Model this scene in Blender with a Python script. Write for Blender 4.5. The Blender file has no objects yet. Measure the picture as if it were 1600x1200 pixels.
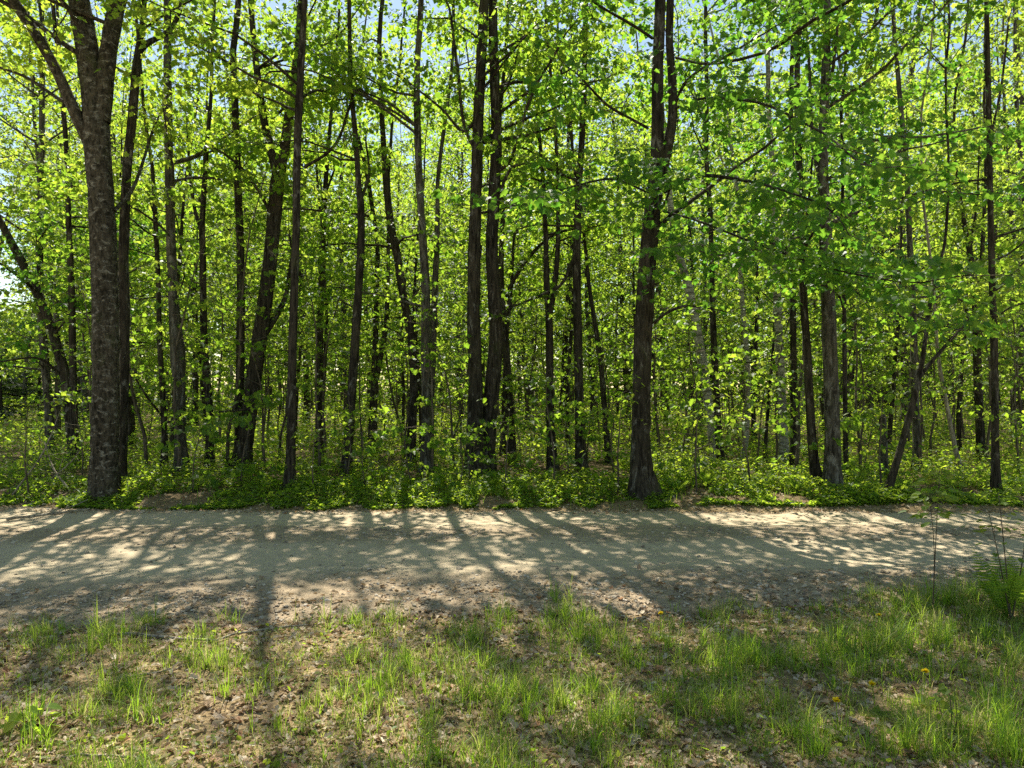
import bpy, math
import numpy as np

rng = np.random.default_rng(11)
F = 1111.0          # focal length of the photograph in its own pixels (1600 wide)
CAMH = 1.6
sc = bpy.context.scene
COL = sc.collection
U = rng.uniform


def norm(v):
    return v / (np.linalg.norm(v, axis=-1, keepdims=True) + 1e-9)


# ------------------------------------------------------------------ noise / ground
def vnoise(x, y, s, seed=0):
    x = np.asarray(x, float) / s; y = np.asarray(y, float) / s
    xi = np.floor(x).astype(np.int64); yi = np.floor(y).astype(np.int64)
    fx = x - xi; fy = y - yi
    fx = fx * fx * (3 - 2 * fx); fy = fy * fy * (3 - 2 * fy)

    def hsh(a, b):
        h = (a * 374761393 + b * 668265263 + seed * 974711) & 0x7fffffff
        h = ((h ^ (h >> 13)) * 1274126177) & 0x7fffffff
        return ((h ^ (h >> 16)) & 0xffff) / 65535.0
    return (hsh(xi, yi) * (1 - fx) + hsh(xi + 1, yi) * fx) * (1 - fy) + (hsh(xi, yi + 1) * (1 - fx) + hsh(xi + 1, yi + 1) * fx) * fy


def near_edge(x):
    x = np.asarray(x, float)
    return 4.85 + 0.1 * np.clip(x, -6, 6) + 0.25 * (vnoise(x, x * 0, 1.1, 3) - 0.5)


def far_edge(x):
    x = np.asarray(x, float)
    return 9.05 - 0.03 * np.clip(x, -8, 10) + 0.2 * (vnoise(x, x * 0, 0.9, 5) - 0.5)


def sstep(a, b, t):
    t = np.clip((t - a) / (b - a), 0, 1)
    return t * t * (3 - 2 * t)


def gh(x, y):
    """height of the ground"""
    x = np.asarray(x, float); y = np.asarray(y, float)
    n = 0.05 * (vnoise(x, y, 1.3, 1) - 0.5) + 0.03 * (vnoise(x, y, 0.35, 2) - 0.5) + 0.25 * (vnoise(x, y, 7, 8) - 0.5) * sstep(9, 14, y)
    ne, fe = near_edge(x), far_edge(x)
    inroad = sstep(ne, ne + 0.6, y) * (1 - sstep(fe - 0.35, fe, y))
    bank = 0.12 * sstep(fe - 0.1, fe + 0.5, y)
    u = (y - ne) / (fe - ne)
    track = -0.025 * (np.exp(-((u - .42) / .1) ** 2) + np.exp(-((u - .82) / .08) ** 2))
    return n * (1 - 0.6 * inroad) + bank + inroad * (0.0 + track)


def P(px, py, Y):
    return np.array([(px - 800) / F * Y, Y, CAMH - (py - 600) / F * Y])


# ------------------------------------------------------------------ mesh helpers
class MB:
    def __init__(self):
        self.v = []; self.f = []; self.n = 0

    def add(self, verts, faces, mat=0, smooth=False):
        verts = np.asarray(verts, np.float32).reshape(-1, 3)
        faces = np.asarray(faces, np.int64)
        self.f.append((faces + self.n, mat, smooth))
        self.v.append(verts); self.n += len(verts)

    def build(self, name, mats, parent=None, origin=(0, 0, 0)):
        me = bpy.data.meshes.new(name)
        v = np.concatenate(self.v) - np.asarray(origin, np.float32)
        me.vertices.add(len(v)); me.vertices.foreach_set('co', v.astype(np.float32).ravel())
        li = np.concatenate([f.ravel() for f, m, s in self.f]).astype(np.int32)
        tot = np.concatenate([np.full(len(f), f.shape[1]) for f, m, s in self.f])
        start = np.concatenate([[0], np.cumsum(tot)[:-1]]).astype(np.int32)
        mi = np.concatenate([np.full(len(f), m) for f, m, s in self.f]).astype(np.int32)
        sm = np.concatenate([np.full(len(f), s) for f, m, s in self.f]).astype(bool)
        me.loops.add(len(li)); me.loops.foreach_set('vertex_index', li)
        me.polygons.add(len(tot)); me.polygons.foreach_set('loop_start', start)
        for m in (mats if isinstance(mats, (list, tuple)) else [mats]):
            me.materials.append(m)
        me.polygons.foreach_set('material_index', mi)
        me.polygons.foreach_set('use_smooth', sm)
        me.update(calc_edges=True)
        ob = bpy.data.objects.new(name, me); COL.objects.link(ob)
        if parent is not None:
            ob.parent = parent
        else:
            ob.location = origin
        return ob


def empty(name, loc, label=None, cat=None, group=None):
    o = bpy.data.objects.new(name, None); COL.objects.link(o)
    o.location = [float(a) for a in loc]; o.empty_display_size = 0.2
    tag(o, label, cat, group)
    return o


def tag(o, label=None, cat=None, group=None, kind=None):
    if label: o['label'] = label
    if cat: o['category'] = cat
    if group: o['group'] = group
    if kind: o['kind'] = kind
    return o


def copy_tree(root):
    r = root.copy(); COL.objects.link(r)
    for ch in root.children:
        c = ch.copy(); COL.objects.link(c); c.parent = r
    return r


def spline(pts, n):
    pts = np.asarray(pts, float)
    if len(pts) == 2:
        t = np.linspace(0, 1, n)[:, None]
        return pts[0] * (1 - t) + pts[1] * t
    p = np.vstack([2 * pts[0] - pts[1], pts, 2 * pts[-1] - pts[-2]])
    out = []
    m = len(pts) - 1
    for t in np.linspace(0, m - 1e-6, n):
        i = int(t); f = t - i
        a, b, c, d = p[i], p[i + 1], p[i + 2], p[i + 3]
        out.append(.5 * (2 * b + (c - a) * f + (2 * a - 5 * b + 4 * c - d) * f * f + (3 * b - a - 3 * c + d) * f ** 3))
    return np.array(out)


def tube(mb, pts, rad, sides=6, mat=0, lump=0.0, smooth=True, lobe=None):
    pts = np.asarray(pts, float); rad = np.asarray(rad, float)
    n = len(pts)
    t = norm(np.gradient(pts, axis=0))
    ref = np.array([0.31, 0.95, 0.0]) if abs(t[:, 2]).mean() > 0.6 else np.array([0, 0, 1.0])
    a = norm(np.cross(t, ref)); b = np.cross(a, t)
    ang = np.linspace(0, 2 * np.pi, sides, endpoint=False)
    r = np.repeat(rad[:, None], sides, 1)
    if lump:
        r = r * (1 + lump * rng.normal(0, 1, (n, sides)))
    if lobe is not None:
        p0 = U(0, 6.28, 3)
        r = r * (1 + lobe[:, None] * (.5 * np.cos(3 * ang + p0[0]) + .4 * np.cos(5 * ang + p0[1]) + .15 * np.cos(2 * ang + p0[2]))[None])
    v = pts[:, None] + r[..., None] * (np.cos(ang)[None, :, None] * a[:, None] + np.sin(ang)[None, :, None] * b[:, None])
    i = np.arange(n - 1)[:, None] * sides; j = np.arange(sides)[None]; k = (j + 1) % sides
    fc = np.stack([i + j, i + k, i + sides + k, i + sides + j], -1).reshape(-1, 4)
    mb.add(v, fc, mat, smooth)


def grow(p, d, L, n, wig=0.15, up=0.0):
    out = [np.array(p, float)]; d = norm(np.array(d, float))
    for i in range(n):
        d = norm(d + rng.normal(0, wig, 3) + np.array([0, 0, up]))
        out.append(out[-1] + d * L / n)
    return np.array(out)


# leaf outlines: (x across, y along, z fold), left half then mirrored
def two_halves(half, fold=0.18, droop=0.15):
    """half: outline points on the left side from the base to the tip (without them)"""
    k = len(half)
    pts = [(0, 0)] + list(half) + [(0, 1)] + [(-x, y) for x, y in half]
    v = np.array([(x, y, fold * abs(x) - droop * y * y) for x, y in pts], float)
    left = [0] + list(range(1, k + 1)) + [k + 1]
    right = [0, k + 1] + list(range(2 * k + 1, k + 1, -1))
    return v, np.array([left[::-1], right[::-1]])


MAPLE = two_halves([(-.25, -.1), (-.52, .06), (-.42, .26), (-.64, .56), (-.36, .6), (-.25, .8)], .22, .22)
MAPLE2 = two_halves([(-.45, .02), (-.36, .3), (-.56, .58), (-.26, .72)], .2, .2)
KITE = two_halves([(-.42, .4)])
OVAL = two_halves([(-.3, .2), (-.33, .55), (-.16, .85)])
LANCE = two_halves([(-.11, .35)])


def leaves(mb, pos, d, nrm, size, tmpl, mat=0, width=1.0):
    v, f = tmpl
    n = len(pos)
    if n == 0: return
    d = norm(d); nrm = norm(nrm - (nrm * d).sum(1, keepdims=True) * d)
    s = np.cross(d, nrm)
    sz = np.asarray(size, float).reshape(-1, 1, 1) * np.ones((n, 1, 1))
    w = pos[:, None] + sz * (v[None, :, 0:1] * width * s[:, None] + v[None, :, 1:2] * d[:, None] + v[None, :, 2:3] * nrm[:, None])
    ff = (np.arange(n)[:, None, None] * len(v) + f[None]).reshape(-1, f.shape[1])
    mb.add(w, ff, mat, False)


# ------------------------------------------------------------------ materials
def newmat(name):
    m = bpy.data.materials.new(name); m.use_nodes = True
    nt = m.node_tree; nt.nodes.clear()
    out = nt.nodes.new('ShaderNodeOutputMaterial')
    return m, nt, out


def node(nt, t, **kw):
    n = nt.nodes.new(t)
    for k, v in kw.items(): setattr(n, k, v)
    return n


def ramp(nt, fac, stops):
    r = node(nt, 'ShaderNodeValToRGB')
    el = r.color_ramp.elements
    while len(el) < len(stops): el.new(0.5)
    for e, (p, c) in zip(el, stops):
        e.position = p; e.color = (*c, 1)
    nt.links.new(fac, r.inputs[0])
    return r.outputs[0]


def noise(nt, vec, scale, detail=4, rough=0.6, dist=0.0):
    n = node(nt, 'ShaderNodeTexNoise')
    n.inputs['Scale'].default_value = scale; n.inputs['Detail'].default_value = detail
    n.inputs['Roughness'].default_value = rough; n.inputs['Distortion'].default_value = dist
    if vec is not None: nt.links.new(vec, n.inputs['Vector'])
    return n.outputs['Fac']


def mapping(nt, scale=(1, 1, 1), coord='Object'):
    tc = node(nt, 'ShaderNodeTexCoord'); mp = node(nt, 'ShaderNodeMapping')
    mp.inputs['Scale'].default_value = scale
    nt.links.new(tc.outputs[coord], mp.inputs[0])
    return mp.outputs[0]


def mixc(nt, fac, a, b, mode='MIX'):
    m = node(nt, 'ShaderNodeMix', data_type='RGBA', blend_type=mode)
    for s, i in ((fac, 0), (a, 6), (b, 7)):
        if isinstance(s, (int, float)): m.inputs[i].default_value = s
        elif isinstance(s, tuple): m.inputs[i].default_value = (*s, 1)
        else: nt.links.new(s, m.inputs[i])
    return m.outputs[2]


def leaf_mat(name, cols, trans, tmix=0.5, gloss=0.35, spec=0.3):
    """cols: ramp of reflected colours, trans: ramp of transmitted colours, picked per leaf"""
    m, nt, out = newmat(name)
    g = node(nt, 'ShaderNodeNewGeometry')
    k = len(cols)
    cf = ramp(nt, g.outputs['Random Per Island'], [(i / (k - 1), c) for i, c in enumerate(cols)])
    ct = ramp(nt, g.outputs['Random Per Island'], [(i / (k - 1), c) for i, c in enumerate(trans)])
    p = node(nt, 'ShaderNodeBsdfPrincipled')
    p.inputs['Roughness'].default_value = gloss + 0.15
    p.inputs['Specular IOR Level'].default_value = spec
    t = node(nt, 'ShaderNodeBsdfTranslucent')
    nt.links.new(cf, p.inputs['Base Color']); nt.links.new(ct, t.inputs['Color'])
    mx = node(nt, 'ShaderNodeMixShader'); mx.inputs[0].default_value = tmix
    nt.links.new(p.outputs[0], mx.inputs[1]); nt.links.new(t.outputs[0], mx.inputs[2])
    nt.links.new(mx.outputs[0], out.inputs[0])
    return m


def bark_mat(name, dark, mid, light, lichen=0.62, zs=0.14, scale=26, bump=0.9, horiz=False, lz=.35):
    m, nt, out = newmat(name)
    v = mapping(nt, (1, 1, zs))
    a = noise(nt, v, scale, 6, 0.65, 0.4)
    col = ramp(nt, a, [(0.36, dark), (0.52, mid), (0.7, tuple(min(1, c * 1.7) for c in mid))])
    big = noise(nt, mapping(nt, (1, 1, .35)), 3.2, 4, 0.6, 0.2)
    col = mixc(nt, .75, col, ramp(nt, big, [(.35, (.55, .55, .5)), (.6, (1.25, 1.22, 1.12))]), 'MULTIPLY')
    v2 = mapping(nt, (1, 1, lz) if not horiz else (.35, .35, 2.5))
    b = noise(nt, v2, 11 if not horiz else 5, 8, 0.75, 0.6)
    fac = ramp(nt, b, [(lichen - .05, (0, 0, 0)), (lichen + .06, (.9, .9, .9))])
    col = mixc(nt, fac, col, light)  # lichen; on maple bark these pale patches also paint in sunlit mottling
    g = noise(nt, mapping(nt, (1, 1, .6)), 4.5, 5, .7)
    col = mixc(nt, ramp(nt, g, [(.56, (0, 0, 0)), (.75, (.55, .55, .55))]), col, (.06, .075, .022))
    p = node(nt, 'ShaderNodeBsdfPrincipled'); p.inputs['Roughness'].default_value = 0.95
    p.inputs['Specular IOR Level'].default_value = 0.08
    nt.links.new(col, p.inputs['Base Color'])
    bp = node(nt, 'ShaderNodeBump'); bp.inputs['Strength'].default_value = bump; bp.inputs['Distance'].default_value = 0.04
    nt.links.new(a, bp.inputs['Height']); nt.links.new(bp.outputs[0], p.inputs['Normal'])
    nt.links.new(p.outputs[0], out.inputs[0])
    return m


BARK = bark_mat('bark_dark', (.014, .012, .009), (.05, .043, .032), (.2, .19, .155), .6)
BARK_GREY = bark_mat('bark_grey', (.024, .022, .017), (.085, .078, .062), (.22, .21, .175), .56)
BARK_OLD = bark_mat('bark_old', (.018, .016, .011), (.065, .057, .042), (.28, .265, .21), .58, zs=.4, scale=26, bump=1.0, lz=1.5)
BIRCH = bark_mat('bark_birch', (.16, .145, .12), (.36, .345, .3), (.07, .06, .05), .57, zs=2.5, scale=12, bump=.3, horiz=True)
TWIG = bark_mat('bark_twig', (.05, .042, .03), (.12, .1, .075), (.2, .19, .15), .7, scale=40, bump=.3)
DEADWOOD = bark_mat('dead_wood', (.14, .12, .09), (.32, .28, .22), (.45, .42, .36), .6, scale=40, bump=.6)

LEAF_Y = leaf_mat('leaf_yellow_green', [(.08, .145, .022), (.11, .175, .026), (.15, .2, .034)], [(.32, .5, .03), (.45, .6, .045), (.62, .7, .065)], .57)
LEAF_G = leaf_mat('leaf_green', [(.05, .108, .018), (.075, .135, .022), (.11, .16, .028)], [(.23, .43, .026), (.35, .54, .036), (.52, .66, .055)], .59)
LEAF_D = leaf_mat('leaf_deep_green', [(.037, .092, .017), (.055, .115, .021), (.08, .14, .026)], [(.14, .38, .026), (.22, .46, .032), (.36, .57, .042)], .54)
LEAF_F = leaf_mat('leaf_far', [(.062, .115, .026), (.092, .14, .032), (.13, .165, .04)], [(.28, .46, .036), (.42, .57, .05), (.56, .66, .07)], .6)
NEEDLE = leaf_mat('needles', [(.025, .05, .022), (.04, .07, .03), (.055, .08, .035)], [(.06, .1, .03), (.08, .13, .04), (.1, .14, .05)], .25)
HERB = leaf_mat('leaf_herb', [(.07, .14, .02), (.11, .18, .03), (.17, .21, .04)], [(.34, .54, .03), (.47, .64, .04), (.6, .7, .06)], .6)
GRASS = leaf_mat('grass_blade', [(.1, .17, .025), (.14, .22, .035), (.2, .25, .05), (.34, .3, .14)], [(.36, .54, .03), (.46, .64, .05), (.58, .66, .1), (.56, .5, .22)], .5)
GRASS_FRESH = leaf_mat('grass_fresh', [(.08, .17, .02), (.12, .22, .03), (.16, .25, .04)], [(.32, .58, .03), (.42, .66, .04), (.52, .7, .05)], .5)
FERN = leaf_mat('fern_frond', [(.08, .15, .025), (.11, .19, .03), (.15, .22, .04)], [(.34, .54, .03), (.44, .62, .04), (.54, .66, .05)], .55)
DEADLEAF = leaf_mat('dead_leaf', [(.22, .14, .07), (.42, .31, .19), (.55, .43, .28), (.64, .55, .4), (.4, .22, .11)], [(.2, .12, .05), (.35, .24, .12), (.42, .3, .16), (.5, .4, .24), (.3, .14, .06)], .3, spec=.08)
PETAL = leaf_mat('dandelion_petal', [(.8, .62, .01), (.88, .72, .02)], [(.8, .62, .01), (.85, .7, .02)], .35)


def stone_mat():
    m, nt, out = newmat('stone')
    g = node(nt, 'ShaderNodeNewGeometry')
    c = ramp(nt, g.outputs['Random Per Island'], [(0, (.2, .15, .1)), (.35, (.34, .27, .18)), (.7, (.47, .385, .26)), (1, (.6, .52, .4))])
    n = noise(nt, mapping(nt), 60, 5)
    c = mixc(nt, .5, c, ramp(nt, n, [(.3, (.35, .33, .3)), (.7, (1, 1, 1))]), 'MULTIPLY')
    p = node(nt, 'ShaderNodeBsdfPrincipled'); p.inputs['Roughness'].default_value = .85
    nt.links.new(c, p.inputs['Base Color'])
    bp = node(nt, 'ShaderNodeBump'); bp.inputs['Strength'].default_value = .4; bp.inputs['Distance'].default_value = .01
    nt.links.new(n, bp.inputs['Height']); nt.links.new(bp.outputs[0], p.inputs['Normal'])
    nt.links.new(p.outputs[0], out.inputs[0])
    return m


STONE = stone_mat()


def soil_mat(name, stops, big, bump):
    m, nt, out = newmat(name)
    v = mapping(nt)
    a = noise(nt, v, 38, 8, .7)
    b = noise(nt, v, big, 5, .6)
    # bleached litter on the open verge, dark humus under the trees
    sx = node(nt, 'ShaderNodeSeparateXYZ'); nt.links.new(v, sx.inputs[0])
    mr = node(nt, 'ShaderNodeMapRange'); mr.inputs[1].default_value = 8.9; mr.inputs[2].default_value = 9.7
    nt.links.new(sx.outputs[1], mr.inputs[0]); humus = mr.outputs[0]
    vor = node(nt, 'ShaderNodeTexVoronoi'); vor.inputs['Scale'].default_value = 45
    nt.links.new(v, vor.inputs['Vector'])
    col = ramp(nt, a, stops)
    col = mixc(nt, .55, col, ramp(nt, b, [(.3, (.6, .56, .5)), (.65, (1.15, 1.12, 1.05))]), 'MULTIPLY')
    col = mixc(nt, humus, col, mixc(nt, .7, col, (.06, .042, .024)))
    hs = node(nt, 'ShaderNodeHueSaturation'); hs.inputs['Saturation'].default_value = 1.05
    nt.links.new(col, hs.inputs['Color'])
    p = node(nt, 'ShaderNodeBsdfPrincipled'); p.inputs['Roughness'].default_value = .95
    p.inputs['Specular IOR Level'].default_value = .1
    nt.links.new(hs.outputs[0], p.inputs['Base Color'])
    ad = node(nt, 'ShaderNodeMath', operation='ADD')
    nt.links.new(a, ad.inputs[0]); nt.links.new(vor.outputs['Distance'], ad.inputs[1])
    bp = node(nt, 'ShaderNodeBump'); bp.inputs['Strength'].default_value = bump; bp.inputs['Distance'].default_value = .02
    nt.links.new(ad.outputs[0], bp.inputs['Height']); nt.links.new(bp.outputs[0], p.inputs['Normal'])
    nt.links.new(p.outputs[0], out.inputs[0])
    return m


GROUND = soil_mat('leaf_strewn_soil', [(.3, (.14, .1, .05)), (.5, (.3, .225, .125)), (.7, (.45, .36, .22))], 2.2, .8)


def road_mat():
    m, nt, out = newmat('dirt_road')
    tc = node(nt, 'ShaderNodeTexCoord')
    v = tc.outputs['Object']
    at = node(nt, 'ShaderNodeAttribute', attribute_name='across')
    wob = noise(nt, v, 1.2, 4)
    # wheel tracks: packed, smooth and greyer; the rest loose gravel
    sub = node(nt, 'ShaderNodeMath', operation='MULTIPLY_ADD'); sub.inputs[1].default_value = .18; sub.inputs[2].default_value = -.09
    nt.links.new(wob, sub.inputs[0])
    u = node(nt, 'ShaderNodeMath', operation='ADD')
    nt.links.new(at.outputs['Fac'], u.inputs[0]); nt.links.new(sub.outputs[0], u.inputs[1])
    tr = ramp(nt, u.outputs[0], [(.24, (0, 0, 0)), (.32, (1, 1, 1)), (.52, (1, 1, 1)), (.58, (.15, .15, .15)), (.7, (.1, .1, .1)), (.76, (.9, .9, .9)), (.9, (.9, .9, .9)), (.96, (0, 0, 0))])
    fine = noise(nt, v, 70, 8, .7)
    mid = noise(nt, v, 9, 6, .65)
    packed = ramp(nt, fine, [(.3, (.44, .36, .235)), (.7, (.53, .44, .295))])
    loose = ramp(nt, fine, [(.3, (.2, .145, .09)), (.52, (.34, .265, .17)), (.72, (.52, .43, .3))])
    col = mixc(nt, tr, loose, packed)
    col = mixc(nt, .6, col, ramp(nt, mid, [(.3, (.74, .7, .66)), (.65, (1.1, 1.08, 1.04))]), 'MULTIPLY')
    vor = node(nt, 'ShaderNodeTexVoronoi'); vor.inputs['Scale'].default_value = 38
    nt.links.new(v, vor.inputs['Vector'])
    p = node(nt, 'ShaderNodeBsdfPrincipled'); p.inputs['Roughness'].default_value = .95
    p.inputs['Specular IOR Level'].default_value = .1
    nt.links.new(col, p.inputs['Base Color'])
    inv = node(nt, 'ShaderNodeMath', operation='SUBTRACT'); inv.inputs[0].default_value = 1.05
    nt.links.new(tr, inv.inputs[1])
    ad = node(nt, 'ShaderNodeMath', operation='ADD'); nt.links.new(fine, ad.inputs[0])
    mu = node(nt, 'ShaderNodeMath', operation='MULTIPLY'); nt.links.new(vor.outputs['Distance'], mu.inputs[0]); nt.links.new(inv.outputs[0], mu.inputs[1])
    nt.links.new(mu.outputs[0], ad.inputs[1])
    bp = node(nt, 'ShaderNodeBump'); bp.inputs['Strength'].default_value = .45; bp.inputs['Distance'].default_value = .02
    nt.links.new(ad.outputs[0], bp.inputs['Height']); nt.links.new(bp.outputs[0], p.inputs['Normal'])
    nt.links.new(p.outputs[0], out.inputs[0])
    return m


ROAD = road_mat()


# ------------------------------------------------------------------ ground and road
def axis(lo, hi, step, ext):
    a = np.arange(lo, hi + 1e-6, step)
    g = []; s = step; x = hi
    while x < ext: s *= 1.22; x += s; g.append(x)
    l = []; s = step; x = lo
    while x > -ext: s *= 1.22; x -= s; l.append(x)
    return np.concatenate([l[::-1], a, g])


def sheet(mb, X, Y, Z):
    ny, nx = X.shape
    i = np.arange(ny - 1)[:, None] * nx + np.arange(nx - 1)[None]
    fc = np.stack([i, i + 1, i + nx + 1, i + nx], -1).reshape(-1, 4)
    mb.add(np.stack([X, Y, Z], -1), fc, 0, True)


gx = axis(-7, 7, .07, 160); gy = axis(1.5, 11, .06, 170)
X, Y = np.meshgrid(gx, gy)
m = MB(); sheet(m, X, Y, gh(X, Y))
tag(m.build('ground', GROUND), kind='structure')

rx = axis(-9, 9, .06, 120); uu = np.linspace(0, 1, 75)
Ug, Xg = np.meshgrid(uu, rx, indexing='ij')
ne, fe = near_edge(Xg) - .12, far_edge(Xg) + .08
Yg = ne + (fe - ne) * Ug
lift = .035 * np.minimum(sstep(0, .12, Ug), sstep(0, .08, 1 - Ug)) - .012 + .012 * (vnoise(Xg, Yg, .16, 21) - .5)
m = MB(); sheet(m, Xg, Yg, gh(Xg, Yg) + lift)
road = tag(m.build('road', ROAD), kind='structure')
at = road.data.attributes.new('across', 'FLOAT', 'POINT'); at.data.foreach_set('value', Ug.ravel().astype(np.float32))


def road_z(x, y):
    ne, fe = near_edge(x) - .12, far_edge(x) + .08
    u = (y - ne) / (fe - ne)
    lift = .035 * np.minimum(sstep(0, .12, u), sstep(0, .08, 1 - u)) - .012
    return gh(x, y) + np.where((u > 0) & (u < 1), np.maximum(lift, 0), 0)


# ------------------------------------------------------------------ trees
def leaf_spray(acc, pts, L, dens, spread, step, size, twig_mb, twig_r, start=.25, tw_mat=1):
    """side shoots with leaves along one limb; acc collects leaf position, direction, normal and size"""
    n = max(2, int(L * (1 - start) / step))
    seg = len(pts) - 1
    sgn = 1
    for t in np.linspace(start, 1.0, n):
        t = min(.999, max(0.02, t + U(-.03, .03)))
        i = int(t * seg); f = t * seg - i
        p = pts[i] * (1 - f) + pts[i + 1] * f
        tg = norm(pts[i + 1] - pts[i])
        sd = np.cross(tg, [0, 0, 1.]); sd = sd / (np.linalg.norm(sd) + .15) * sgn
        sgn = -sgn
        d = tg * U(.35, .8) + sd * U(.6, 1.1) + np.array([0, 0, U(-.1, .35)]) + rng.normal(0, .2, 3)
        l = spread * (1.15 - .6 * t) * U(.55, 1.25)
        sp = grow(p, d, l, 4, .16, -.03)
        tube(twig_mb, sp, np.linspace(twig_r, twig_r * .35, 5), 3, tw_mat)
        k = max(3, int(dens * l * U(.6, 1.4)))
        s = np.sqrt(U(.03, 1.08, k)) * 4
        a = np.clip(s.astype(int), 0, 3); fr = (s - a)[:, None]
        pos = sp[a] * (1 - fr) + sp[a + 1] * fr
        wid = .03 + .14 * l
        off = rng.normal(0, 1, (k, 3)) * np.array([wid * 1.1, wid * 1.1, wid * .2])
        pos = pos + off
        dv = off / wid * .6 + norm(d) * .5 + rng.normal(0, .4, (k, 3))
        dv[:, 2] = -U(.0, 1.15, k)
        nv = rng.normal(0, .42, (k, 3)) + np.array([0, 0, 1.])
        acc.append((pos, dv, nv, size * U(.45, 1.3, k)))


def emit(acc, mb, tmpl, mat):
    if not acc: return
    pos, dv, nv, sz = (np.concatenate([a[i] for a in acc]) for i in range(4))
    leaves(mb, pos, dv, nv, sz, tmpl, mat)
    return len(pos)


def stem_from(path, Y, base=None, n=26, dy=0.0):
    m = len(path)
    pts = np.array([P(p[0], p[1], Y + dy * i / max(1, m - 1)) for i, p in enumerate(path)])
    w = np.array([p[2] if len(p) > 2 else np.nan for p in path], float)
    ok = ~np.isnan(w)
    w = np.interp(np.arange(m), np.arange(m)[ok], w[ok])
    if base is not None: pts[0] = base
    sp = spline(pts, n)
    r = np.interp(np.linspace(0, m - 1, n), np.arange(m), w) / 2 / F * Y * .9
    return sp, r


def extend(sp, r, H, wig=.05):
    """carry a stem on above the picture up to height H"""
    d = norm(sp[-1] - sp[-3]); d = norm(d + np.array([0, 0, .8]))
    L = (H - sp[-1][2]) / max(.6, d[2])
    if L < .5: return sp, r
    n = max(4, int(L / .5))
    e = grow(sp[-1], d, L, n, wig, .06)[1:]
    re = np.linspace(r[-1], .015, n + 1)[1:]
    return np.vstack([sp, e]), np.concatenate([r, re])


def at_height(sp, r, z):
    i = int(np.argmax(sp[:, 2] >= z))
    return sp[i], r[i], i


def make_tree(name, label, Y, path, H, forks=(), limbs=(), zmin=2.6, nlimb=16, Lmax=2.4, dens=None, size=.078, bark=None,
              leaf=None, tmpl=MAPLE, group='trees along the forest edge', flare=.55, sides=12, cat='tree', spread=1.0, dy=0.0, dead=False):
    bark = bark or BARK; leaf = leaf or LEAF_G; dens = dens or (42 if Y < 11 else 52)
    bx = (path[0][0] - 800) / F * Y
    base = np.array([bx, Y, float(gh(bx, Y)) - .04])
    root = empty(name, base, label, cat, group)
    sp, r = stem_from(path, Y, base, 44, dy)
    if not dead: sp, r = extend(sp, r, H)
    h = sp[:, 2] - base[2]
    r = r * (1 + flare * np.exp(-h / .22))
    tr = MB(); cr = MB(); acc = []
    tube(tr, sp, r, sides, 0, .035, lobe=.07 + .45 * flare * np.exp(-h / .2))
    if dead:
        tr.build('trunk', [bark], root, base)
        return root
    stems = [(sp, r)]
    for fk in forks:
        fp, fr = stem_from(fk, Y, None, 16, dy)
        fp, fr = extend(fp, fr, H * U(.85, .98))
        tube(tr, fp, fr, sides, 0, .03)
        stems.append((fp, fr))
    tr.build('trunk', [bark], root, base)
    for lim in limbs:
        lpath, drift = lim
        lp, lr = stem_from(lpath, Y, None, 14, drift); lr = lr * (.75 if drift < -1 else .9)
        L = np.linalg.norm(np.diff(lp, axis=0), axis=1).sum()
        ex = grow(lp[-1], lp[-1] - lp[-3], .3 * L, 4, .15, .02)[1:]
        lp = np.vstack([lp, ex]); lr = np.concatenate([lr, np.linspace(lr[-1], .005, 5)[1:]])
        mb = MB(); tube(mb, lp, lr, 7, 0, .04); mb.build('limb', [bark], root, base)
        leaf_spray(acc, lp, L * 1.3, dens, spread, .2, size, cr, .006)
    # the rest of the crown, low boughs to the top
    zt = min(1.6 + .54 * Y + 1.2, H * .9)
    jobs = []
    for z in np.sort(np.concatenate([U(zmin, zt, max(2, int(nlimb * (.12 if Y < 11 else .16)))), U(zt, H, max(1, int(nlimb * .055)))])):
        az0 = U(0, 6.28)
        for q in range(int(rng.choice([2, 2, 3]))):
            jobs.append((min(H * .96, max(zmin * .8, z + rng.normal(0, .3))), az0 + rng.normal(0, .55)))
    for z, az in jobs:
        s, rr = stems[int(U(0, len(stems)))]
        if s[-1][2] < z or s[0][2] > z: s, rr = stems[0]
        p, r0, i = at_height(s, rr, z)
        q = max(0, (z - zmin) / (H - zmin))
        L = Lmax * (.55 + .9 * math.sin(math.pi * min(1, .15 + q * .85))) * U(.55, 1.1) * (1 if q < .85 else .6)
        el = U(.1, .5) + .5 * q
        d = np.array([math.cos(az) * math.cos(el), math.sin(az) * math.cos(el), math.sin(el)])
        lp = grow(p, d, L, 7, .13, -.02 if q < .5 else .03)
        mb = MB(); r1 = min(.45 * r0, .008 + .009 * L)
        tube(mb, lp, np.linspace(r1, .004, 8), 5, 0, .04); mb.build('limb', [bark], root, base)
        leaf_spray(acc, lp, L, dens, spread, .24, size, cr, .005)
    emit(acc, cr, tmpl, 0)
    cr.build('crown', [leaf, TWIG], root, base)
    return root


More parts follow.
